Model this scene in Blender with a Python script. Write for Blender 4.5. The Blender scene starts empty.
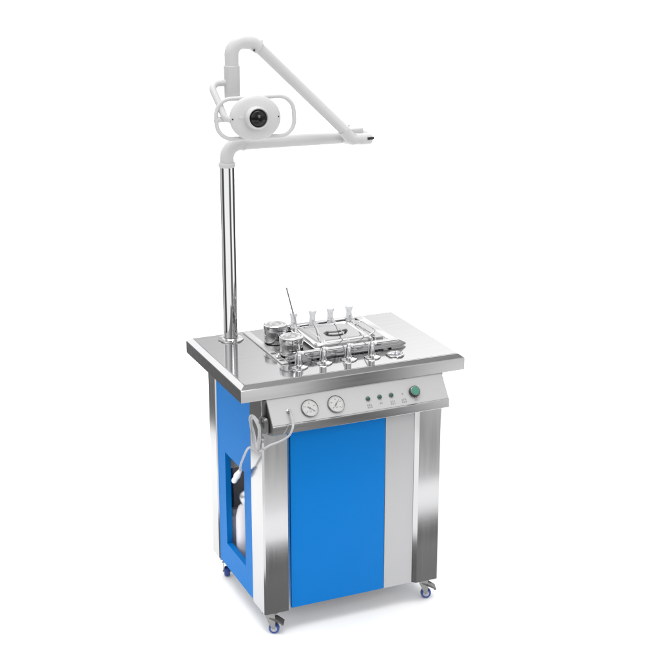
import bpy, bmesh, math, random
from mathutils import Vector, Matrix
random.seed(4)
R = math.radians
SC = bpy.context.scene
COL = SC.collection

# ------------------------------------------------------------------ camera
cd = bpy.data.cameras.new('camera'); cam = bpy.data.objects.new('camera', cd); COL.objects.link(cam)
yaw, pit = 0.41488, 0.31559
cam.location = (-1.4352, -3.9531, 2.4733)
fw = Vector((math.sin(yaw)*math.cos(pit), math.cos(yaw)*math.cos(pit), -math.sin(pit)))
rt = Vector((math.cos(yaw), -math.sin(yaw), 0)); up = rt.cross(fw)
cam.rotation_euler = Matrix((rt, up, -fw)).transposed().to_euler()
cd.sensor_width = 36; cd.lens = 1425.42/660*36; cd.clip_end = 400
SC.camera = cam

# ------------------------------------------------------------------ invented light surround
def ramp(nt, src, stops, interp='LINEAR'):
    n = nt.nodes.new('ShaderNodeValToRGB'); nt.links.new(src, n.inputs[0])
    cr = n.color_ramp; cr.interpolation = interp
    while len(cr.elements) > 1: cr.elements.remove(cr.elements[-1])
    cr.elements[0].position = stops[0][0]; v = stops[0][1]; cr.elements[0].color = (v, v, v, 1)
    for p, v in stops[1:]:
        e = cr.elements.new(p); e.color = (v, v, v, 1)
    return n.outputs[0]
def mth(nt, op, a, b=None, c=None, clamp=False):
    n = nt.nodes.new('ShaderNodeMath'); n.operation = op; n.use_clamp = clamp
    for i, v in enumerate((a, b, c)):
        if v is None: continue
        if isinstance(v, (int, float)): n.inputs[i].default_value = v
        else: nt.links.new(v, n.inputs[i])
    return n.outputs[0]
def mapr(nt, v, a, b, c=0., d=1.):
    n = nt.nodes.new('ShaderNodeMapRange'); nt.links.new(v, n.inputs[0])
    for i, k in enumerate((a, b, c, d)): n.inputs[i+1].default_value = k
    return n.outputs[0]
def mixf(nt, f, a, b):
    n = nt.nodes.new('ShaderNodeMix'); n.data_type = 'FLOAT'
    for i, v in zip((0, 2, 3), (f, a, b)):
        if isinstance(v, (int, float)): n.inputs[i].default_value = v
        else: nt.links.new(v, n.inputs[i])
    return n.outputs[0]

W = bpy.data.worlds.new('World'); SC.world = W; W.use_nodes = True
nt = W.node_tree; nt.nodes.clear()
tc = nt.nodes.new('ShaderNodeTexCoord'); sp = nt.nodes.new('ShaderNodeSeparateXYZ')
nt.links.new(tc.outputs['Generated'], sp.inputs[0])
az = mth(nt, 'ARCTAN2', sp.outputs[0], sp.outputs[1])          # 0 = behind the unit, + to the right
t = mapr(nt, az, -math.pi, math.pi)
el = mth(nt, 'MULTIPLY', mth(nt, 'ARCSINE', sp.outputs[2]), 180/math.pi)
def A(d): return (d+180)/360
# invented bright and dark bands for the steel to reflect, by elevation   (value/2)
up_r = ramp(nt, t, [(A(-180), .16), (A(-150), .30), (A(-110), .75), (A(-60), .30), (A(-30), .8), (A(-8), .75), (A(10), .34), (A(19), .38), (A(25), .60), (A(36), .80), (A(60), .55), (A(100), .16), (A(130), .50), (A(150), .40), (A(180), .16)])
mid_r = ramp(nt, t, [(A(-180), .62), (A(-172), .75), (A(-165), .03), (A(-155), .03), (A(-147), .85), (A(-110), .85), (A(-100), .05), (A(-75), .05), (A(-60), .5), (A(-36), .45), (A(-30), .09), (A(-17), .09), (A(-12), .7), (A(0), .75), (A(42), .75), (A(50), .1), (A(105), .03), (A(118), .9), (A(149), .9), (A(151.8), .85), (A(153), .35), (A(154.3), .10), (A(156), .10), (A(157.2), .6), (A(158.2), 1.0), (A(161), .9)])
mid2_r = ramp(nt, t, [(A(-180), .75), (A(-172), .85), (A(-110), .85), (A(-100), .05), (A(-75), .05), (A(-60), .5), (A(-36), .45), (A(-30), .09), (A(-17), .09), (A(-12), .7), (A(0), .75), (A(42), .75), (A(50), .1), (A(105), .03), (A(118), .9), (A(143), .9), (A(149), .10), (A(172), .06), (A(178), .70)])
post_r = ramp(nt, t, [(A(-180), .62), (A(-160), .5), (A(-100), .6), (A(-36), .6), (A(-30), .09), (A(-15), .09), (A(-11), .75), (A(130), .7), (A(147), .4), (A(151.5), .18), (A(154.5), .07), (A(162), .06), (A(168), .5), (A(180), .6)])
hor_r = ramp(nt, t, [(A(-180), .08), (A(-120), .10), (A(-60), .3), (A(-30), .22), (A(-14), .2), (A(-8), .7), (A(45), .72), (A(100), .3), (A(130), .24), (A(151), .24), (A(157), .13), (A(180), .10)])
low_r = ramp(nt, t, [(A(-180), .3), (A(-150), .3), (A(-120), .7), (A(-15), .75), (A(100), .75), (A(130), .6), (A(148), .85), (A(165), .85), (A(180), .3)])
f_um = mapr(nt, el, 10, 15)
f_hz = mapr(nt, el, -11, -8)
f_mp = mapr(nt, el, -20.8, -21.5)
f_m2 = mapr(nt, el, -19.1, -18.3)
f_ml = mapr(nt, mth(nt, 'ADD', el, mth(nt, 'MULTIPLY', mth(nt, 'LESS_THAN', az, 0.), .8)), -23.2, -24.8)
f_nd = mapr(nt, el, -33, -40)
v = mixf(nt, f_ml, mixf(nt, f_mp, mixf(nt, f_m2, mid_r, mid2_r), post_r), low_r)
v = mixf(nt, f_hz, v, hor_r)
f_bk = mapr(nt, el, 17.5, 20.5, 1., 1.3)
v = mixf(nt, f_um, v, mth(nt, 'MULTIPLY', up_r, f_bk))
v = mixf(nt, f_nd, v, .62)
f_z = mapr(nt, el, 62, 67)  # bright cap added overhead to whiten the floor
dark_gap = ramp(nt, t, [(A(55), 0), (A(66), 1), (A(122), 1), (A(133), 0)])       # dark gap added in the overhead glow, darkens the tabletop's front chamfer
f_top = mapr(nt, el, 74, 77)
keep = mth(nt, 'SUBTRACT', 1., mth(nt, 'MULTIPLY', dark_gap, mth(nt, 'SUBTRACT', 1., f_top)))
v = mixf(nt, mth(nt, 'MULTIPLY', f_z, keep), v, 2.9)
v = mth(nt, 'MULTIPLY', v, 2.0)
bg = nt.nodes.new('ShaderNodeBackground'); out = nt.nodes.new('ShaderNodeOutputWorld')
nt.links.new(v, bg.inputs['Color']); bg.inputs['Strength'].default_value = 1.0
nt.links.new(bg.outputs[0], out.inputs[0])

def area(name, loc, target, sx, sy, power):
    l = bpy.data.lights.new(name, 'AREA'); l.shape = 'RECTANGLE'; l.size = sx; l.size_y = sy; l.energy = power
    o = bpy.data.objects.new(name, l); COL.objects.link(o); o.location = loc
    o.rotation_euler = (Vector(target)-Vector(loc)).to_track_quat('-Z', 'Y').to_euler()
    return o
area('key_softbox', (.9, -4.2, 3.4), (.4, .2, .8), 1.6, 1.6, 44)

SC.view_settings.view_transform = 'Standard'; SC.view_settings.look = 'None'
SC.view_settings.exposure = 0.0; SC.view_settings.gamma = 1.0
SC.render.engine = 'CYCLES'; SC.cycles.max_bounces = 10; SC.cycles.transparent_max_bounces = 12

# ------------------------------------------------------------------ materials
def mat(name, col, rough=.4, metal=0., **k):
    m = bpy.data.materials.new(name); m.use_nodes = True
    b = m.node_tree.nodes['Principled BSDF']
    b.inputs['Base Color'].default_value = (*col, 1); b.inputs['Roughness'].default_value = rough
    b.inputs['Metallic'].default_value = metal
    for kk, vv in k.items(): b.inputs[kk.replace('_', ' ')].default_value = vv
    return m
def brushed(m, scale, amt=.05, rough=(.1, .2), base=None, foot_tilt=False):
    """fine brush lines (stretched noise) in roughness, tone and height"""
    nt = m.node_tree; b = nt.nodes['Principled BSDF']
    tc = nt.nodes.new('ShaderNodeTexCoord'); mp = nt.nodes.new('ShaderNodeMapping')
    nt.links.new(tc.outputs['Object'], mp.inputs[0]); mp.inputs['Scale'].default_value = scale
    nz = nt.nodes.new('ShaderNodeTexNoise'); nt.links.new(mp.outputs[0], nz.inputs['Vector'])
    nz.inputs['Scale'].default_value = 1; nz.inputs['Detail'].default_value = 4
    r = mapr(nt, nz.outputs[0], .3, .7, *rough); nt.links.new(r, b.inputs['Roughness'])
    nz2 = nt.nodes.new('ShaderNodeTexNoise'); nt.links.new(tc.outputs['Object'], nz2.inputs['Vector'])
    nz2.inputs['Scale'].default_value = 7; nz2.inputs['Detail'].default_value = 3
    c = b.inputs['Base Color'].default_value[:3]
    mx = nt.nodes.new('ShaderNodeMix'); mx.data_type = 'RGBA'
    nt.links.new(nz.outputs[0], mx.inputs[0])
    mx.inputs[6].default_value = (*[x*.95 for x in c], 1); mx.inputs[7].default_value = (*[min(1, x*1.05) for x in c], 1)
    nt.links.new(mx.outputs[2], b.inputs['Base Color'])
    bp = nt.nodes.new('ShaderNodeBump'); bp.inputs['Strength'].default_value = amt; bp.inputs['Distance'].default_value = .002
    h = mth(nt, 'ADD', nz.outputs[0], mth(nt, 'MULTIPLY', nz2.outputs[0], .0))
    nt.links.new(h, bp.inputs['Height'])
    if foot_tilt:   # shading normals tilted up near the foot, to put a dark reflection there
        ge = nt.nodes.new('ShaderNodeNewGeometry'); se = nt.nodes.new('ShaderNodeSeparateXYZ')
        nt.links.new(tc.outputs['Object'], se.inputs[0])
        k = mapr(nt, se.outputs[2], foot_tilt[0], foot_tilt[1], math.tan(R(foot_tilt[2])), 0.)
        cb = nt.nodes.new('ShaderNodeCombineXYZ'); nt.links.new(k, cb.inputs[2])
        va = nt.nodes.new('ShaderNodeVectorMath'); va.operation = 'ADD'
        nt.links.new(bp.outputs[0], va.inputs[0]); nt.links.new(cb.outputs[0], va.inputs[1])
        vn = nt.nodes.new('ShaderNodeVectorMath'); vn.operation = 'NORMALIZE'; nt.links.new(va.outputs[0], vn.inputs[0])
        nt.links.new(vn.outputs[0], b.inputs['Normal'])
    else: nt.links.new(bp.outputs[0], b.inputs['Normal'])
    return m
ST = (.44, .44, .445)
M = {}
M['mirror'] = mat('mirror_steel', (.52, .52, .525), .07, 1)
M['top'] = brushed(mat('tabletop_steel', (.55, .55, .555), .15, 1), (6, 160, 160), .012, (.06, .11))
M['post'] = brushed(mat('post_steel', (.46, .46, .465), .1, 1), (60, 60, 4), 0.0, (.12, .14), foot_tilt=(.08, .42, 18))
M['lip'] = brushed(mat('edge_steel', ST, .1, 1), (4, 60, 60), 0.0, (.09, .115))
M['satin'] = brushed(mat('satin_steel', (.62, .62, .62), .3, 1), (8, 120, 120), .05, (.3, .42))
M['tray'] = mat('pressed_steel', (.50, .50, .505), .12, 1)
M['darksteel'] = mat('dark_steel', (.16, .16, .16), .35, .8)
M['blue'] = mat('blue_paint', (.001, .175, .55), .5, Specular_IOR_Level=.1)
M['grey'] = mat('light_grey_paint', (.47, .47, .475), .45)
M['panel'] = mat('panel_grey', (.42, .42, .42), .38, .3)
M['white'] = mat('white_enamel', (.54, .54, .54), .3, Specular_IOR_Level=.3)
M['dial'] = mat('dial_card', (.45, .45, .44), .5)
M['ink'] = mat('grey_ink', (.16, .16, .16), .6)
M['black'] = mat('black_plastic', (.02, .02, .02), .3)
M['bezel'] = mat('bezel_steel', (.20, .20, .20), .25, .9)
M['needlegrey'] = mat('probe_grey', (.26, .26, .26), .35, .3)
M['jarlid'] = brushed(mat('jar_lid_steel', (.50, .50, .505), .2, 1), (140, 140, 10), .0, (.12, .2))
M['plate'] = mat('plate_white', (.58, .58, .58), .3)
M['dot'] = mat('grey_dot', (.2, .2, .2), .4)
M['green'] = mat('green_plastic', (.045, .20, .13), .3)
M['pilot'] = mat('pilot_green', (.012, .075, .05), .15)
M['lens'] = mat('lens_glass', (.006, .006, .007), .12, Specular_IOR_Level=.35)
M['inner'] = mat('inner_metal', (.62, .56, .50), .5, .0)
M['bottle'] = mat('bottle_plastic', (.92, .88, .90), .4)
M['hose'] = mat('clear_hose', (.72, .72, .73), .22, Transmission_Weight=.6, IOR=1.25)
M['nozzle'] = mat('white_plastic', (.82, .82, .83), .35)
M['frost'] = mat('frosted_plastic', (.90, .91, .92), .30, Transmission_Weight=.6, IOR=1.2)
M['tyre'] = mat('blue_tyre', (.025, .065, .28), .35)
M['hub'] = mat('hub_grey', (.42, .43, .46), .4, .5)
M['caster'] = mat('zinc_plate', (.26, .26, .255), .35, .9)
M['brake'] = mat('brake_plate', (.13, .13, .125), .35, .7)
M['seam'] = mat('seam_dark', (.10, .10, .10), .5, .5)

# ------------------------------------------------------------------ mesh helpers
class B:
    def __init__(s): s.v = []; s.f = []
    def add(s, vs, fs, mtx=None):
        n = len(s.v)
        s.v += [tuple(mtx @ Vector(p)) if mtx else tuple(p) for p in vs]
        s.f += [tuple(i+n for i in f) for f in fs]; return s
    def box(s, x0, x1, y0, y1, z0, z1, bev=0., seg=2, mtx=None):
        bm = bmesh.new(); bmesh.ops.create_cube(bm, size=1)
        for v in bm.verts: v.co = ((x0+x1)/2+v.co.x*(x1-x0), (y0+y1)/2+v.co.y*(y1-y0), (z0+z1)/2+v.co.z*(z1-z0))
        if bev: bmesh.ops.bevel(bm, geom=bm.edges[:], offset=bev, segments=seg, affect='EDGES', profile=.5)
        return s.bm(bm, mtx)
    def bm(s, bm, mtx=None):
        bm.verts.index_update()
        s.add([v.co[:] for v in bm.verts], [[v.index for v in f.verts] for f in bm.faces], mtx); bm.free(); return s
    def lathe(s, prof, c=(0, 0, 0), seg=40, mtx=None, sx=1., sy=1.):
        """prof: (r, z) from bottom to top round local z"""
        vs = []; fs = []
        for r, z in prof:
            for k in range(seg):
                a = 2*math.pi*k/seg; vs.append((c[0]+r*sx*math.cos(a), c[1]+r*sy*math.sin(a), c[2]+z))
        for i in range(len(prof)-1):
            for k in range(seg):
                k2 = (k+1) % seg; fs.append((i*seg+k, i*seg+k2, (i+1)*seg+k2, (i+1)*seg+k))
        if prof[0][0] > 1e-6: fs.append(tuple(range(seg-1, -1, -1)))
        if prof[-1][0] > 1e-6: fs.append(tuple((len(prof)-1)*seg+k for k in range(seg)))
        return s.add(vs, fs, mtx)
    def tube(s, pts, r, seg=20, closed=False, mtx=None, cap=True):
        P = [Vector(p) for p in pts]; n = len(P)
        rr = r if isinstance(r, (list, tuple)) else [r]*n
        T = []
        for i in range(n):
            a = P[(i-1) % n] if closed or i else P[0]; b = P[(i+1) % n] if closed or i < n-1 else P[-1]
            T.append((b-a).normalized())
        ref = Vector((0, 0, 1)) if abs(T[0].z) < .9 else Vector((1, 0, 0))
        N = (ref-ref.dot(T[0])*T[0]).normalized(); vs = []; fs = []
        for i in range(n):
            N = (N-N.dot(T[i])*T[i]).normalized(); Bn = T[i].cross(N)
            for k in range(seg):
                a = 2*math.pi*k/seg; vs.append(P[i]+rr[i]*(math.cos(a)*N+math.sin(a)*Bn))
        for i in range(n if closed else n-1):
            j = (i+1) % n
            for k in range(seg):
                k2 = (k+1) % seg; fs.append((i*seg+k, i*seg+k2, j*seg+k2, j*seg+k))
        if not closed and cap:
            fs.append(tuple(range(seg-1, -1, -1))); fs.append(tuple((n-1)*seg+k for k in range(seg)))
        return s.add(vs, fs, mtx)
    def loft(s, loops, mtx=None, capb=True, capt=True):
        n = len(loops[0]); vs = [p for L in loops for p in L]; fs = []
        for i in range(len(loops)-1):
            for k in range(n):
                k2 = (k+1) % n; fs.append((i*n+k, i*n+k2, (i+1)*n+k2, (i+1)*n+k))
        if capb: fs.append(tuple(range(n-1, -1, -1)))
        if capt: fs.append(tuple((len(loops)-1)*n+k for k in range(n)))
        return s.add(vs, fs, mtx)
    def obj(s, name, m, parent=None, ang=35, bevel=None):
        me = bpy.data.meshes.new(name); me.from_pydata(s.v, [], s.f); me.update()
        bm = bmesh.new(); bm.from_mesh(me); bmesh.ops.recalc_face_normals(bm, faces=bm.faces); bm.to_mesh(me); bm.free()
        me.polygons.foreach_set('use_smooth', [True]*len(me.polygons)); me.set_sharp_from_angle(angle=R(ang))
        me.materials.append(M[m] if isinstance(m, str) else m)
        o = bpy.data.objects.new(name, me); COL.objects.link(o)
        if parent: o.parent = parent; o.matrix_parent_inverse = parent.matrix_world.inverted() if False else Matrix()
        return o
def rrect(x0, x1, y0, y1, z, r, seg=6):
    pts = []
    for cx, cy, a0 in ((x1-r, y1-r, 0), (x0+r, y1-r, 90), (x0+r, y0+r, 180), (x1-r, y0+r, 270)):
        for k in range(seg+1):
            a = R(a0+90*k/seg); pts.append((cx+r*math.cos(a), cy+r*math.sin(a), z))
    return pts
def fillet(pts, rad, seg=8, cap=.49):
    P = [Vector(p) for p in pts]; out = [P[0]]
    for i in range(1, len(P)-1):
        a = (P[i-1]-P[i]); b = (P[i+1]-P[i]); r = rad[i-1] if isinstance(rad, (list, tuple)) else rad
        d = min(r, a.length*cap, b.length*cap); p0 = P[i]+a.normalized()*d; p1 = P[i]+b.normalized()*d
        for k in range(seg+1):
            u = k/seg; w_ = .75*a.normalized().dot(-b.normalized())+.25 if False else max(.3, math.sin(a.angle(b)/2))
            q0_, q1_, q2_ = (1-u)**2, 2*u*(1-u)*w_, u*u
            out.append((p0*q0_+P[i]*q1_+p1*q2_)/(q0_+q1_+q2_))
    out.append(P[-1]); return out
def spline(pts, n=10):
    P = [Vector(p) for p in pts]; P = [P[0]*2-P[1]]+P+[P[-1]*2-P[-2]]; out = []
    for i in range(1, len(P)-2):
        for k in range(n):
            u = k/n; a, b, c, d = P[i-1:i+3]
            out.append(.5*((2*b)+(c-a)*u+(2*a-5*b+4*c-d)*u*u+(3*b-a-3*c+d)*u**3))
    out.append(P[-2]); return out
def frame(o, zdir, xdir=(1, 0, 0)):
    """matrix placing local z along zdir, local x near xdir"""
    z = Vector(zdir).normalized(); x = Vector(xdir); x = (x-x.dot(z)*z).normalized(); y = z.cross(x)
    m = Matrix((x, y, z)).transposed().to_4x4(); m.translation = Vector(o); return m
def tag(o, label=None, cat=None, group=None, kind=None):
    if label: o['label'] = label
    if cat: o['category'] = cat
    if group: o['group'] = group
    if kind: o['kind'] = kind
    return o
def empty(name, loc=(0, 0, 0)):
    o = bpy.data.objects.new(name, None); COL.objects.link(o); o.location = loc; o.empty_display_size = .05; return o
def rebase(root, loc):
    """put the Empty at the thing's base; children keep their world place"""
    loc = Vector(loc); root.location = loc
    for c in root.children: c.location = c.location-loc

# ------------------------------------------------------------------ floor
fl = B().add([(-.9, -.95, 0), (2.0, -.95, 0), (2.3, 1.0, 0), (30, 34, 0), (5.6, 34, 0), (0, 4, 0), (-.5, 1.3, 0), (-.9, .2, 0)], [tuple(range(8))]).obj('floor', mat('white_floor', (.93, .93, .93), .8))  # outline cut short so the steel reflects the dark bands beyond it
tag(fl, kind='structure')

# ------------------------------------------------------------------ treatment cabinet
CL, CR, CF, CB, ZB = .073, .726, .010, .537, .086
TZ = .913
cab = empty('treatment_cabinet')
tag(cab, 'stainless steel and blue medical treatment cabinet on casters, with wide steel tabletop', 'medical cabinet')
# tabletop: folded sheet with a sloping edge
def rect(x0, x1, y0, y1, z): return [(x0, y0, z), (x1, y0, z), (x1, y1, z), (x0, y1, z)]
W_, D_ = .80, .545
B().loft([rect(.006, W_-.006, .006, D_-.006, .858), rect(0, W_, 0, D_, .859), rect(0, W_, 0, D_, .8985), rect(.0015, W_-.0015, .0015, D_-.0015, .901), rect(.0165, W_-.0165, .0165, D_-.0165, TZ-.0006), rect(.019, W_-.019, .019, D_-.019, TZ)]).obj('tabletop', 'lip', cab, 20)
# the brushed working surface inside the fold
B().loft([rect(.020, W_-.020, .020, D_-.020, TZ-.002), rect(.020, W_-.020, .020, D_-.020, TZ+.0006)]).obj('worktop_sheet', 'top', cab, 20)

def post(mx, my, z1=.857):
    """L-section corner post; mx,my map the front-left profile to the other corners"""
    pw, sw, b = .099, .118, .013
    pr = [(.006, 0), (pw-b, 0), (pw, .011), (pw, .022), (.022, .022), (.022, sw), (.005, sw), (0, sw-b*.6), (0, .006)]
    def q(p, z): return (mx(p[0]), my(p[1]), z)
    return B().loft([[q(p, ZB) for p in pr], [q(p, z1) for p in pr]])
L = lambda x: CL+x; Rr = lambda x: CR-x; F = lambda y: CF+y; Bk = lambda y: CB-y*.645
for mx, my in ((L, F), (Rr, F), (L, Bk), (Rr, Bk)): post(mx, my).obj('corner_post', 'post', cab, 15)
B().box(.1735, .5165, CF+.009, CF+.020, ZB+.001, .800, .0012).obj('front_door', 'blue', cab)
o = B().box(.5185, .6255, CF+.009, CF+.020, ZB+.001, .800, .0012).obj('front_panel', 'grey', cab)
# side panel with its window
x0, x1 = CL+.0035, CL+.0235
ya, yb, za, zb = CF+.1185, CB-.0765, ZB+.001, .857
wa, wb, wz0, wz1 = .196, .385, .180, .532
outer = [(ya, za), (yb, za), (yb, zb), (ya, zb)]; inner = [(wa, wz0), (wb, wz0), (wb, wz1), (wa, wz1)]
for x0, x1 in ((CL+.0035, CL+.0235), (CR-.0035, CR-.0235)):  # unseen far side has the same opening, added to light the inside
    vs = [(x0, *p) for p in outer]+[(x0, *p) for p in inner]+[(x1, *p) for p in outer]+[(x1, *p) for p in inner]
    fs = []
    for i in range(4):
        j = (i+1) % 4
        fs += [(i, j, 4+j, 4+i), (8+i, 8+j, 12+j, 12+i), (4+i, 4+j, 12+j, 12+i), (i, j, 8+j, 8+i)]
    B().add(vs, fs).obj('side_panel', 'blue', cab, 20)
B().box(CL+.08, CR-.08, CB-.020, CB-.010, ZB+.001, .856).obj('back_panel', 'inner', cab)
B().box(CL+.023, CR-.030, CF+.024, CB-.024, ZB+.004, ZB+.012).obj('bottom_panel', 'grey', cab)
B().box(CL+.031, CL+.30, CB-.075, CB-.024, .44, .452, .001).box(CL+.031, CR-.04, .42, .432, .45, .60, .001).obj('inner_shelf', 'inner', cab)

# control panel: sloping face over a projecting lip
PX0, PX1 = .086, .716
prof = [(.004, .857), (-.050, .785), (-.0525, .784), (-.0535, .782), (-.0535, .756), (-.052, .754), (.006, .738), (.016, .738), (.016, .857)]
lipb = B().loft([[(PX0, y, z) for y, z in prof], [(PX1, y, z) for y, z in prof]])
lipb.obj('control_panel_housing', 'lip', cab, 25)
e = Vector((0, -.054, -.072)).normalized(); nrm = Vector((0, -.8, .6)).normalized()
def PP(x, s, h=0.):          # point on the sloping face: s metres down from its top edge
    return Vector((x, .004, .857))+e*s+nrm*h
def PM(x, s, h=0.): return frame(PP(x, s, h), nrm, (1, 0, 0))
pv = [PP(PX0+.001, .0005, .001), PP(PX1-.001, .0005, .001), PP(PX1-.001, .089, .001), PP(PX0+.001, .089, .001)]
pb = B().loft([[p-nrm*.0015 for p in pv], pv]); cp = pb.obj('control_panel', 'panel', cab, 20)
endm = B().loft([[(PX0-.0012, y, z) for y, z in prof], [(PX0-.0002, y, z) for y, z in prof]]).obj('control_panel_end', 'darksteel', cab, 25)
s0 = .050
for gx, ang in ((.222, -38), (.314, 48)):
    m = PM(gx, s0, .0012)
    g = B().lathe([(.0285, 0), (.0292, .002), (.0288, .0052), (.0274, .0066), (.0264, .0060), (.0262, .0042)], seg=48, mtx=m).obj('pressure_gauge', 'bezel', cab)
    B().lathe([(.0262, .0043), (.0262, .0047)], seg=48, mtx=m).obj('dial', 'dial', g)
    tk = B()
    for k in range(21):
        a = R(225-270*k/20); r1 = .0215 if k % 5 else .0195
        mm = m @ Matrix.Rotation(a, 4, 'Z'); tk.box(r1, .0236, -.00035, .00035, .0048, .0051, mtx=mm)
    for k in range(5):
        a = R(225-270*k/4); tk.box(-.0022, .0022, -.0012, .0012, .0048, .0050, mtx=m @ Matrix.Translation((math.cos(a)*.0160, math.sin(a)*.0160, 0)))
    tk.box(-.0045, .0045, -.0105, -.0095, .0048, .0050, mtx=m).box(-.003, .003, -.0135, -.0125, .0048, .0050, mtx=m)
    tk.obj('scale_marks', 'ink', g)
    mm = m @ Matrix.Rotation(R(ang), 4, 'Z')
    B().add([(-.009, -.0014, .0056), (-.009, .0014, .0056), (.020, .0002, .0056), (.020, -.0002, .0056), (-.009, -.0014, .0062), (-.009, .0014, .0062), (.020, .0002, .0062), (.020, -.0002, .0062)],
            [(0, 1, 2, 3), (4, 5, 6, 7), (0, 1, 5, 4), (1, 2, 6, 5), (2, 3, 7, 6), (3, 0, 4, 7)], mm).lathe([(.0026, .0055), (.0026, .0068), (.001, .0072)], seg=16, mtx=mm).obj('needle', 'ink', g)
for lx in (.429, .471, .513):
    m = PM(lx, .049, .0012)
    l = B().lathe([(.0078, 0), (.0082, .002), (.0074, .0036), (.006, .0036)], seg=28, mtx=m).obj('indicator_light', 'bezel', cab)
    B().lathe([(.0062, .0034), (.0060, .0050), (.0042, .0068), (.0015, .0074)], seg=24, mtx=m).obj('lens', 'pilot', l)
B().lathe([(.0022, 0), (.002, .0014), (.0008, .0018)], seg=14, mtx=PM(.554, .050, .0012)).obj('indicator_hole', 'dot', cab)
m = PM(.597, .050, .0012)
pbn = B().lathe([(.0185, 0), (.0190, .003), (.0185, .010), (.0165, .0115), (.0148, .0110), (.0146, .006)], seg=40, mtx=m).obj('push_button', 'black', cab)
B().lathe([(.0142, .006), (.0142, .0135), (.0128, .0150), (.0008, .0156)], seg=40, mtx=m).obj('button_cap', 'green', pbn)
B().lathe([(.0150, .0112), (.0153, .0124), (.0146, .0128), (.0143, .0118)], seg=40, mtx=m).obj('button_ring', 'hub', pbn)
# small printed captions (too small to read: rows of character-sized strokes)
def glyph(cx, s, w=.0042, h=.0046):
    for k in range(3):
        yy = -h/2+h*k/2; ww = w*random.uniform(.55, 1)
        tx.box(-ww/2, ww/2, yy-.0003, yy+.0003, .0012, .0014, mtx=PM(cx, s))
    xx = random.uniform(-.3, .3)*w
    tx.box(xx-.0003, xx+.0003, -h/2, h/2, .0012, .0015, mtx=PM(cx, s))
    if random.random() < .6: tx.box(w*.38-.0003, w*.38+.0003, -h/2, h/3, .0012, .0015, mtx=PM(cx, s))
for cx, rows in ((.429, (3, 3)), (.471, (2,)), (.513, (3, 3)), (.554, (3, 3)), (.597, (2, 2))):
    tx = B()
    for ri, n in enumerate(rows):
        for k in range(n): glyph(cx+(k-(n-1)/2)*.0062, .0705+ri*.0078)
    tx.obj('printed_caption', 'ink', cab)
m = PM(.150, .050, .0012)
B().lathe([(.0085, 0), (.0085, .002), (.006, .003), (.006, .009), (.0045, .010), (.0045, .017)], seg=6, mtx=m, ).obj('hose_fitting', 'mirror', cab)

# hose hook by the front corner post
hk = B().loft([rrect(-.020, .020, -.027, .027, 0, .012), rrect(-.022, .022, -.029, .029, .006, .013), rrect(-.018, .018, -.025, .025, .014, .012)], mtx=frame((.079, -.004, .775), (-1, -.35, 0), (0, 1, 0)))
hk.box(.055, .084, -.012, .006, .765, .785, .002).box(.0705, .0842, -.001, .0085, .745, .856, .001)  # narrow dark plate added to cover the post's bright reflection
hk.tube([(.062, -.012, .80), (.055, -.02, .80), (.05, -.03, .795)], .004)
hk.obj('hose_hook', 'darksteel', cab)

# casters
def caster(x, y, rot):
    o = empty('caster', (x, y, 0)); o.parent = cab
    o.location = (x, y, 0); o.rotation_euler = (0, 0, R(rot))
    r = .0185
    pl = B().box(-.026, .026, -.024, .024, .0815, .0855, .0008)
    pl.lathe([(.019, .0735), (.020, .076), (.020, .0815)], seg=28)
    for s in (-1, 1):
        yy = s*.0135
        pf = [(-.019, .0765), (.017, .0765), (.018, .050), (.0165, .018), (.012, .0135), (.0075, .018), (-.008, .050)]
        pl.loft([[(px, yy-.001, pz) for px, pz in pf], [(px, yy+.001, pz) for px, pz in pf]])
    pl.box(-.017, .017, -.0145, .0145, .0735, .0762, .0006)
    b = pl.obj('bracket', 'caster', None, 30); b.parent = o
    mw = frame((.012, 0, r), (0, 1, 0), (1, 0, 0))
    w = B().lathe([(.0110, -.0105), (r-.003, -.0105), (r-.0008, -.008), (r, -.004), (r, .004), (r-.0008, .008), (r-.003, .0105), (.0110, .0105)], seg=40, mtx=mw).obj('wheel', 'tyre', None); w.parent = o
    h = B().lathe([(.004, -.0118), (.0095, -.0112), (.0112, -.0102), (.0112, .0102), (.0095, .0112), (.004, .0118)], seg=30, mtx=mw).lathe([(.0045, -.0165), (.0045, .0165)], seg=6, mtx=mw).obj('hub', 'hub', None); h.parent = o
    br = B().loft([[(-.004, -.015, .060), (.022, -.017, .054), (.041, -.018, .040), (.041, .018, .040), (.022, .017, .054), (-.004, .015, .060)],
                   [(-.004, -.015, .063), (.023, -.017, .057), (.045, -.018, .041), (.045, .018, .041), (.023, .017, .057), (-.004, .015, .063)]])
    br.box(.038, .046, -.019, .019, .0375, .0415, .0008).obj('brake_pedal', 'brake', None, 30).parent = o
    return o
caster(.104, .040, -28); caster(.686, .050, -20); caster(.104, .472, 70); caster(.688, .492, 60)

# drop-in instrument well: sloping frame round a sunken floor
FX0, FX1, FY0, FY1 = .198, .664, .150, .512
zt = TZ+.026
TG = TZ+.0008
# front bar: ribbed rail standing just clear of the top, mitred at its right end
bp_ = [(0, .004), (-.001, .0085), (.0015, .0095), (.0012, .0150), (.0032, .0158), (.0030, .0225), (.0052, .0235), (.0058, .0265), (.010, .0275), (.024, .0275), (.026, .024), (.026, .004)]
B().loft([[(FX0+.0245, FY0+y, TG+z) for y, z in bp_], [(FX1-.034, FY0+y, TG+z) for y, z in bp_], [(FX1-.004, FY0+.012+y*.5, TG+.003+z*.25) for y, z in bp_]]).obj('front_rail', 'tray', cab, 25)
B().loft([rect(.300, FX1-.040, FY1-.022, FY1, TG), rect(.300, FX1-.040, FY1-.020, FY1-.002, TG+.009), rect(.302, FX1-.042, FY1-.018, FY1-.004, TG+.010)]).obj('back_rail', 'tray', cab, 25)
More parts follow.
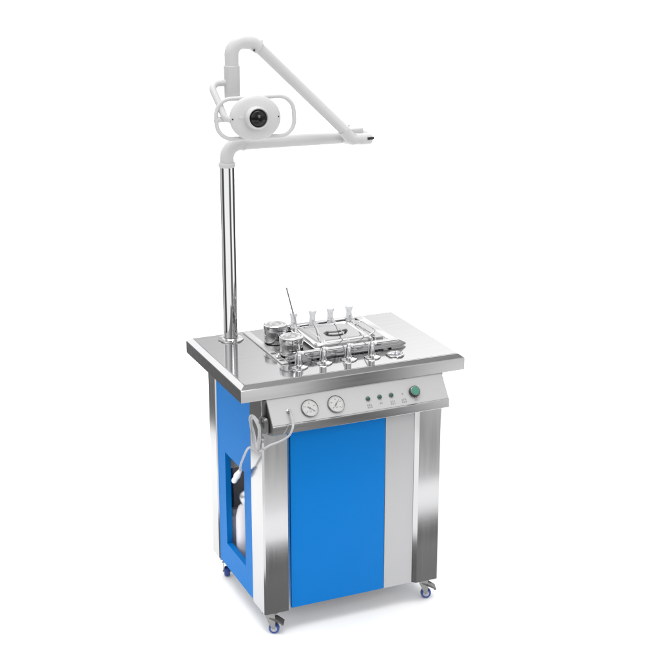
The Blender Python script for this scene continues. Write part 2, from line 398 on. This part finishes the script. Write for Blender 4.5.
# left rack plate, raised on two feet, with slots
lr = B().box(FX0-.002, FX0+.023, FY0-.004, FY1-.004, TG, TG+.0050, .0016)
lr.obj('rack_plate', 'satin', cab, 25)
for yy, w_ in ((.178, .012), (.203, .010), (.250, .016)):
    B().box(FX0+.002, FX0+.019, yy-.01, yy-.01+w_, TG+.0050, TG+.0056).obj('rack_slot', 'seam', cab)
B().lathe([(.0075, .0), (.008, .001), (.0045, .0045), (.001, .005)], c=(FX0+.0105, .216, TG+.005), seg=20).obj('rack_knob', 'mirror', cab)
# right flange slopes down to the tabletop, with a dark joint along its inner edge
B().loft([rect(FX1-.046, FX1-.001, FY0+.034, FY1, TG), rect(FX1-.044, FX1-.003, FY0+.036, FY1-.002, TG+.0022), rect(FX1-.043, FX1-.012, FY0+.038, FY1-.004, TG+.0030)]).obj('right_flange', 'top', cab, 25)
B().box(FX1-.0510, FX1-.0465, FY0+.035, FY1-.026, TG+.0002, TG+.0120).obj('flange_joint', 'seam', cab)
# dark gap rail along the back of the well
B().box(.345, FX1-.054, FY1-.056, FY1-.032, TZ+.003, TZ+.022, .004).obj('tip_rack', 'tray', cab)

VX = [(.241, .100), (.331, .106), (.421, .106), (.502, .096)]
for x, y in VX:
    B().lathe([(.0275, 0), (.0285, .0015), (.0270, .004), (.0180, .0058), (.0120, .0085), (.0105, .012)], c=(x, y, TZ+.0008), seg=40).obj('gun_holder', 'mirror', cab)
x, y = .582, .086
w = B().lathe([(.030, 0), (.0315, .002), (.0300, .0055), (.0265, .0062), (.0245, .0035), (.012, .0015), (.003, .0012)], c=(x, y, TZ+.0008), seg=44).obj('rinse_outlet', 'mirror', cab)
B().lathe([(.007, .001), (.0075, .007), (.005, .009), (.001, .0095)], c=(x-.008, y, TZ), seg=24).lathe([(.003, .001), (.003, .009), (.001, .010)], c=(x+.012, y-.006, TZ), seg=16).lathe([(.0022, .001), (.0022, .008), (.001, .009)], c=(x+.006, y+.012, TZ), seg=16).obj('outlet_pin', 'hub', w)

# ------------------------------------------------------------------ spray guns
TIP = [(.372, .468), (.444, .468), (.513, .468), (.586, .468)]

where = ['steel spray gun in the leftmost holder, nearest the steel jars', 'steel spray gun second from the left, crossing the left end of the box lid',
         'steel spray gun third from the left, its tube crossing the middle of the box lid', 'steel spray gun in the rightmost of the four holders, beside the round outlet']
for i, ((x, y), (tx_, ty)) in enumerate(zip(VX, TIP)):
    g = empty('spray_gun')
    tag(g, where[i], 'spray gun', 'spray guns standing along the front of the tabletop')
    z0 = TZ+.009
    h = B().lathe([(.0085, 0), (.0085, .030), (.0095, .031), (.0095, .036), (.0075, .037), (.0075, .046), (.0040, .048)], c=(x, y, z0), seg=24)
    h.tube([(x-.0115, y+.003, z0+.001), (x-.0115, y+.003, z0+.034)], .0032, 12).tube([(x-.0115, y+.003, z0+.034), (x-.004, y+.001, z0+.040)], .0030, 12)
    h.obj('handle', 'mirror', g)
    B().lathe([(.0050, 0), (.0062, .002), (.0062, .007), (.0045, .009), (.001, .0095)], c=(x+.009, y-.003, z0+.037), seg=16).obj('trigger_button', 'nozzle', g)
    pth = fillet([(x, y, z0+.046), (x+.004, y+.010, z0+.054), (tx_, ty-.006, TZ+.030), (tx_, ty, TZ+.034)], .008, 5)
    B().tube(pth, .0021, 10).obj('spray_tube', 'mirror', g)
    B().lathe([(.0215, -.003), (.0225, .000), (.0205, .003), (.0135, .006), (.0112, .011), (.0100, .028), (.0108, .034), (.0142, .042), (.0146, .049), (.0136, .0505), (.0085, .036), (.0080, .012), (.001, .010)], c=(tx_, ty, TZ+.008+(zt-TZ-.006)*.35), seg=32).obj('funnel_tip', 'frost', g)
    rebase(g, (x, y, TZ))
o = B().tube([(.3800, .464, .935), (.3450, .4640, 1.072)], [.0027, .0027], 10).lathe([(.001, -.0025), (.0026, -.001), (.0026, .001), (.001, .0025)], c=(.3450, .4640, 1.072), seg=12).obj('metal_probe', 'needlegrey')
tag(o, 'thin straight metal probe leaning in the leftmost frosted funnel tip', 'probe')

# ------------------------------------------------------------------ jars
def jar(x, y, label):
    zb_ = TZ+.0022; h = .047; k = 1.10
    j = B().lathe([(r_*k, z_) for r_, z_ in [(.0335, 0), (.0350, .002), (.0352, h-.006), (.0345, h-.003), (.0335, h)]], c=(x, y, zb_), seg=64).obj('instrument_jar', 'mirror')
    tag(j, label, 'jar', 'round steel jars at the left end of the instrument well')
    B().lathe([(r_*k, z_) for r_, z_ in [(.0362, h-.001), (.0372, h), (.0374, h+.013), (.0368, h+.0165), (.0345, h+.0185), (.0310, h+.0190), (.0290, h+.0178), (.0270, h+.0172), (.0255, h+.0182), (.0150, h+.0188), (.0130, h+.0178), (.0110, h+.0182), (.0005, h+.0186)]], c=(x, y, zb_), seg=64).obj('lid', 'jarlid', j)
jar(.2635, .370, 'round steel jar with flat lid, the rear one beside the pole')
jar(.2640, .2245, 'round steel jar with flat lid, the front one of the pair')

# ------------------------------------------------------------------ lidded instrument box
bx = empty('instrument_box'); tag(bx, 'shallow rectangular stainless steel instrument box with rounded lid and arched handle', 'instrument box')
X0, X1, Y0, Y1 = .338, .608, .188, .432
B().loft([rrect(X0+.02, X1-.02, Y0+.015, Y1-.015, TZ+.003, .02), rrect(X0+.008, X1-.008, Y0+.008, Y1-.008, TZ+.014, .022), rrect(X0+.001, X1-.001, Y0+.001, Y1-.001, TZ+.0175, .024),
          rrect(X0, X1, Y0, Y1, TZ+.0195, .024), rrect(X0+.003, X1-.003, Y0+.003, Y1-.003, TZ+.0215, .022), rrect(X0+.010, X1-.010, Y0+.010, Y1-.010, TZ+.020, .018)]).obj('tray_body', 'tray', bx)
a0, a1, b0, b1 = X0+.006, X1-.052, Y0+.010, Y1-.030
zz = TZ+.020
B().loft([rrect(a0, a1, b0, b1, zz, .026), rrect(a0-.001, a1+.001, b0-.001, b1+.001, zz+.007, .026), rrect(a0+.003, a1-.003, b0+.003, b1-.003, zz+.013, .025), rrect(a0+.009, a1-.009, b0+.009, b1-.009, zz+.0165, .022),
          rrect(a0+.019, a1-.016, b0+.016, b1-.016, zz+.0165, .018), rrect(a0+.023, a1-.020, b0+.020, b1-.020, zz+.0125, .015), rrect(a0+.038, a1-.034, b0+.030, b1-.032, zz+.0125, .006), rrect(a0+.040, a1-.036, b0+.032, b1-.034, zz+.0150, .005)]).obj('lid', 'tray', bx)
cx, cy = (a0+a1)/2+.008, (b0+b1)/2-.004
hp = [(cx-.036, cy, zz+.0155), (cx-.036, cy-.004, zz+.0200), (cx-.024, cy-.013, zz+.0215), (cx, cy-.018, zz+.0220), (cx+.024, cy-.013, zz+.0215), (cx+.036, cy-.004, zz+.0200), (cx+.036, cy, zz+.0155)]
B().tube(spline(hp, 6), .0036, 12).lathe([(.009, 0), (.009, .0015), (.006, .003)], c=(cx-.036, cy, zz+.0150), seg=20).lathe([(.009, 0), (.009, .0015), (.006, .003)], c=(cx+.036, cy, zz+.0150), seg=20).obj('lid_handle', 'darksteel', bx)
lp = fillet([(a1+.004, b1-.030, zz+.004), (a1+.030, b1-.034, zz+.018), (a1+.034, b0+.050, zz+.018), (a1+.004, b0+.046, zz+.004)], .016, 6)
B().tube(lp, .0022, 10).obj('wire_catch', 'mirror', bx)
B().loft([rrect(a1+.006, X1-.008, b0+.012, b1+.006, zz+.0005, .008), rrect(a1+.007, X1-.009, b0+.013, b1+.005, zz+.006, .008)]).obj('side_plate', 'tray', bx)
rebase(bx, ((X0+X1)/2, (Y0+Y1)/2, TZ))

# ------------------------------------------------------------------ bottles in the cabinet
def bottle(x, y, r, h, label, cap):
    z = ZB+.0125
    b = B().lathe([(r-.008, 0), (r-.002, .003), (r, .010), (r, h*.78), (r-.004, h*.86), (r*.75, h*.94), (r*.45, h*.985), (r*.42, h)], c=(x, y, z), seg=40).obj('storage_bottle', 'bottle')
    tag(b, label, 'bottle', 'white plastic bottles inside the cabinet')
    if cap: B().lathe([(r*.46, h-.006), (r*.50, h+.002), (r*.64, h+.012), (r*.70, h+.026), (r*.62, h+.040), (r*.36, h+.050), (.001, h+.053)], c=(x, y, z), seg=36).obj('cap', 'satin', b)
    else: B().lathe([(r*.46, h-.006), (r*.48, h+.010), (r*.40, h+.014)], c=(x, y, z), seg=28).obj('cap', 'nozzle', b)
bottle(.1420, .362, .037, .238, 'white plastic bottle with round steel cap, nearest the cabinet side opening', True)
bottle(.1290, .441, .029, .172, 'white plastic bottle standing further back behind the capped bottle', False)

# ------------------------------------------------------------------ suction hose
H = empty('suction_hose'); tag(H, 'translucent hose looped over the hook on the front left corner, white end hanging down', 'hose')
q0 = PP(.150, .050, .018)
path = [q0, (.151, -.052, .806), (.149, -.066, .782), (.136, -.068, .756), (.118, -.064, .742), (.096, -.060, .733), (.075, -.055, .726), (.055, -.045, .712)]
hs = B().tube(spline(path, 8), .0037, 14)
def loopc(cx, cy, cz, a, b, ph, tilt, turns, n=46, jx=.004):
    out = []
    for k in range(int(n*turns)+1):
        t = ph+2*math.pi*k/n
        u, v = a*math.cos(t), b*math.sin(t)
        ud, vd = u*math.cos(tilt)-v*math.sin(tilt), u*math.sin(tilt)+v*math.cos(tilt)
        out.append((cx+jx*math.sin(2*t+k*.03), cy-ud, cz+vd))
    return out
l1 = loopc(.040, -.010, .758, .036, .056, -1.7, .30, 2.0)
hs.tube(l1, .0036, 14)
l2 = loopc(.044, -.013, .757, .032, .051, -1.5, .36, 1.0)
hs.tube(l2, .0036, 14, closed=False)
hs.tube(spline([(.055, -.045, .712), (.048, -.030, .701), (.043, -.008, .697), (.040, .020, .696), (.040, .058, .676), (.040, .100, .628), (.042, .132, .590), (.046, .150, .562)], 10), .0038, 14)
hs.obj('tube', 'hose', H)
dv = (Vector((.050, .236, .480))-Vector((.046, .150, .562))).normalized()
B().lathe([(.0060, -.004), (.0066, 0), (.0080, .018), (.0110, .040), (.0115, .052), (.0085, .058), (.0080, .066), (.0095, .070), (.0098, .094), (.0075, .102), (.003, .104)], seg=24, mtx=frame((.046, .150, .562), dv, (1, 0, 0))).obj('hose_end', 'nozzle', H)
rebase(H, (.045, -.01, .70))

# ------------------------------------------------------------------ examination lamp
lamp = empty('examination_lamp'); tag(lamp, 'white articulated examination lamp on a tall chrome pole at the back left of the tabletop', 'lamp')
px, py = .1345, .460
B().lathe([(.0245, 0), (.0245, 1.523-TZ)], c=(px, py, TZ+.003), seg=64).obj('pole', 'mirror', lamp)
B().lathe([(.0430, 0), (.0440, .0015), (.0430, .0045), (.0300, .0062), (.0275, .0085), (.0255, .0085)], c=(px, py, TZ+.0008), seg=56).obj('pole_flange', 'mirror', lamp)
B().lathe([(.0270, 0), (.0282, .002), (.0282, .013), (.0268, .016), (.022, .016)], c=(px, py, 1.518), seg=48).obj('pole_collar', 'white', lamp)
LZ = 1.5935
B().tube(fillet([(px, py, 1.530), (px, py, LZ), (px+.062, py, LZ-.001)], .046, 14, .8), .0232, 32).obj('lower_elbow', 'white', lamp)
B().tube([(px+.056, py, LZ-.001), (px+.062, py, LZ-.001)], .0242, 32).tube([(px+.060, py, LZ-.001), (.562, py, LZ-.008)], [.0218, .0205], 32).obj('lower_arm', 'white', lamp)
yd = .410
# knuckle
k0 = Vector((.580, yd, 1.588))
kn = B().tube([(.565, py-.012, 1.583), (.565, yd-.015, 1.590)], .0195, 28)
kn.tube(fillet([(.535, yd, 1.6215), (.566, yd, 1.588), (.600, yd, 1.586)], .026, 10), .0195, 28)
kn.tube([(.598, yd, 1.586), (.630, yd-.001, 1.585), (.636, yd-.001, 1.585), (.640, yd-.001, 1.585)], [.0202, .0198, .0185, .013], 28)
kn.obj('elbow_joint', 'white', lamp)
B().box(.560, .614, yd+.002, yd+.040, 1.588, 1.624, .007, 3).tube([(.598, yd+.03, 1.594), (.632, yd+.03, 1.592), (.640, yd+.03, 1.592)], [.018, .017, .010], 24).obj('joint_cover', 'white', lamp)
B().box(.617, .641, yd-.0225, yd-.012, 1.5845, 1.5935, .001).obj('lock_lever', 'black', lamp)
# upper arm, up to the left
u0 = Vector((.5420, yd, 1.6185)); u1 = Vector((.2330, yd, 1.9130)); dd = (u1-u0).normalized()
B().tube([u0, u0+dd*.004, u0+dd*.006, u1-dd*.006, u1-dd*.004, u1], [.0200, .0200, .0186, .0188, .0205, .0205], 32).obj('upper_arm', 'white', lamp)
B().tube(fillet([u1-dd*.002, (.2110, yd, 1.9290), (.1405, yd, 1.9345), (.1405, yd, 1.855)], [.010, .042], 14, .8), .0230, 32).obj('upper_elbow', 'white', lamp)
B().lathe([(.0035, 0), (.0035, .003)], seg=12, mtx=frame((.2110, yd-.0195, 1.9060), (-.1, -1, -.3))).obj('joint_screw', 'black', lamp)
for pm in (frame(u1+Vector((.008, -.006, .016)), (.55, -.3, .8)), frame(u0+dd*.002+Vector((.0115, -.004, .0125)), (.6, -.1, .75))):
    B().lathe([(.0030, 0), (.0030, .006), (.001, .007)], seg=12, mtx=pm).obj('joint_pin', 'hub', lamp)
B().lathe([(.0240, 0), (.0258, .002), (.0260, .100), (.0262, .101), (.0262, .106), (.0240, .108)], c=(.1405, yd, 1.752), seg=40).obj('sleeve', 'white', lamp)
# yoke
B().tube(fillet([(.135, yd, 1.805), (.064, yd-.004, 1.8045), (.076, yd-.055, 1.745), (.083, yd-.085, 1.706), (.100, yd-.092, 1.701)], [.030, .02, .014], 12, .6), .0115, 24).obj('yoke', 'white', lamp)
# head
hc = Vector((.178, .305, 1.703)); ax = Vector((-.12, -.98, .12)).normalized()
HM = frame(hc, ax, (1, 0, 0))       # local x right, z out of the face, y down/up
Rx, Ry = 1.0, .86
hd = B().lathe([(.001, -.030), (.040, -.028), (.066, -.020), (.080, -.009), (.0842, -.002), (.0842, .002), (.0800, .0075), (.066, .0125), (.045, .0165), (.001, .0185)], seg=72, mtx=HM @ Matrix.Diagonal((Rx, Ry, 1, 1)))
hd.obj('lamp_head', 'white', lamp)
sn = B().lathe([(.0385, .012), (.0365, .020), (.0358, .046), (.0345, .050), (.0320, .0515), (.0295, .049), (.0290, .044)], seg=56, mtx=HM).obj('lens_barrel', 'white', lamp)
B().lathe([(.0292, .042), (.0270, .047), (.0200, .052), (.0100, .0550), (.0008, .0560)], seg=48, mtx=HM).obj('lens', 'lens', sn)
for s in (-1, 1):
    B().lathe([(.0026, 0), (.0026, .003), (.001, .0035)], seg=12, mtx=HM @ Matrix.Translation((s*.0755, 0, .0075))).obj('face_screw', 'black', lamp)
B().loft([rrect(-.056, -.026, .0015, .0105, .0140, .003), rrect(-.056, -.026, .0015, .0105, .0170, .003)], mtx=HM).obj('name_plate', 'plate', lamp)
# carrying ring behind the head
rg = [(x+.0045, y, z) for x, y, z in rrect(-.1265, .1305, -.0635, .0635, -.020, .050, 14)]
B().tube(rg, .0070, 16, closed=True, mtx=HM).obj('handle_ring', 'white', lamp)
B().tube([Vector((-.130, 0, -.024)), Vector((-.07, 0, -.014))], [.0085, .0085], 16, mtx=HM).lathe([(.013, -.002), (.014, 0), (.014, .012), (.011, .014)], seg=24, mtx=HM @ frame((-.096, 0, -.020), (1, 0, 0))).obj('pivot', 'white', lamp)
rebase(lamp, (px, py, TZ))
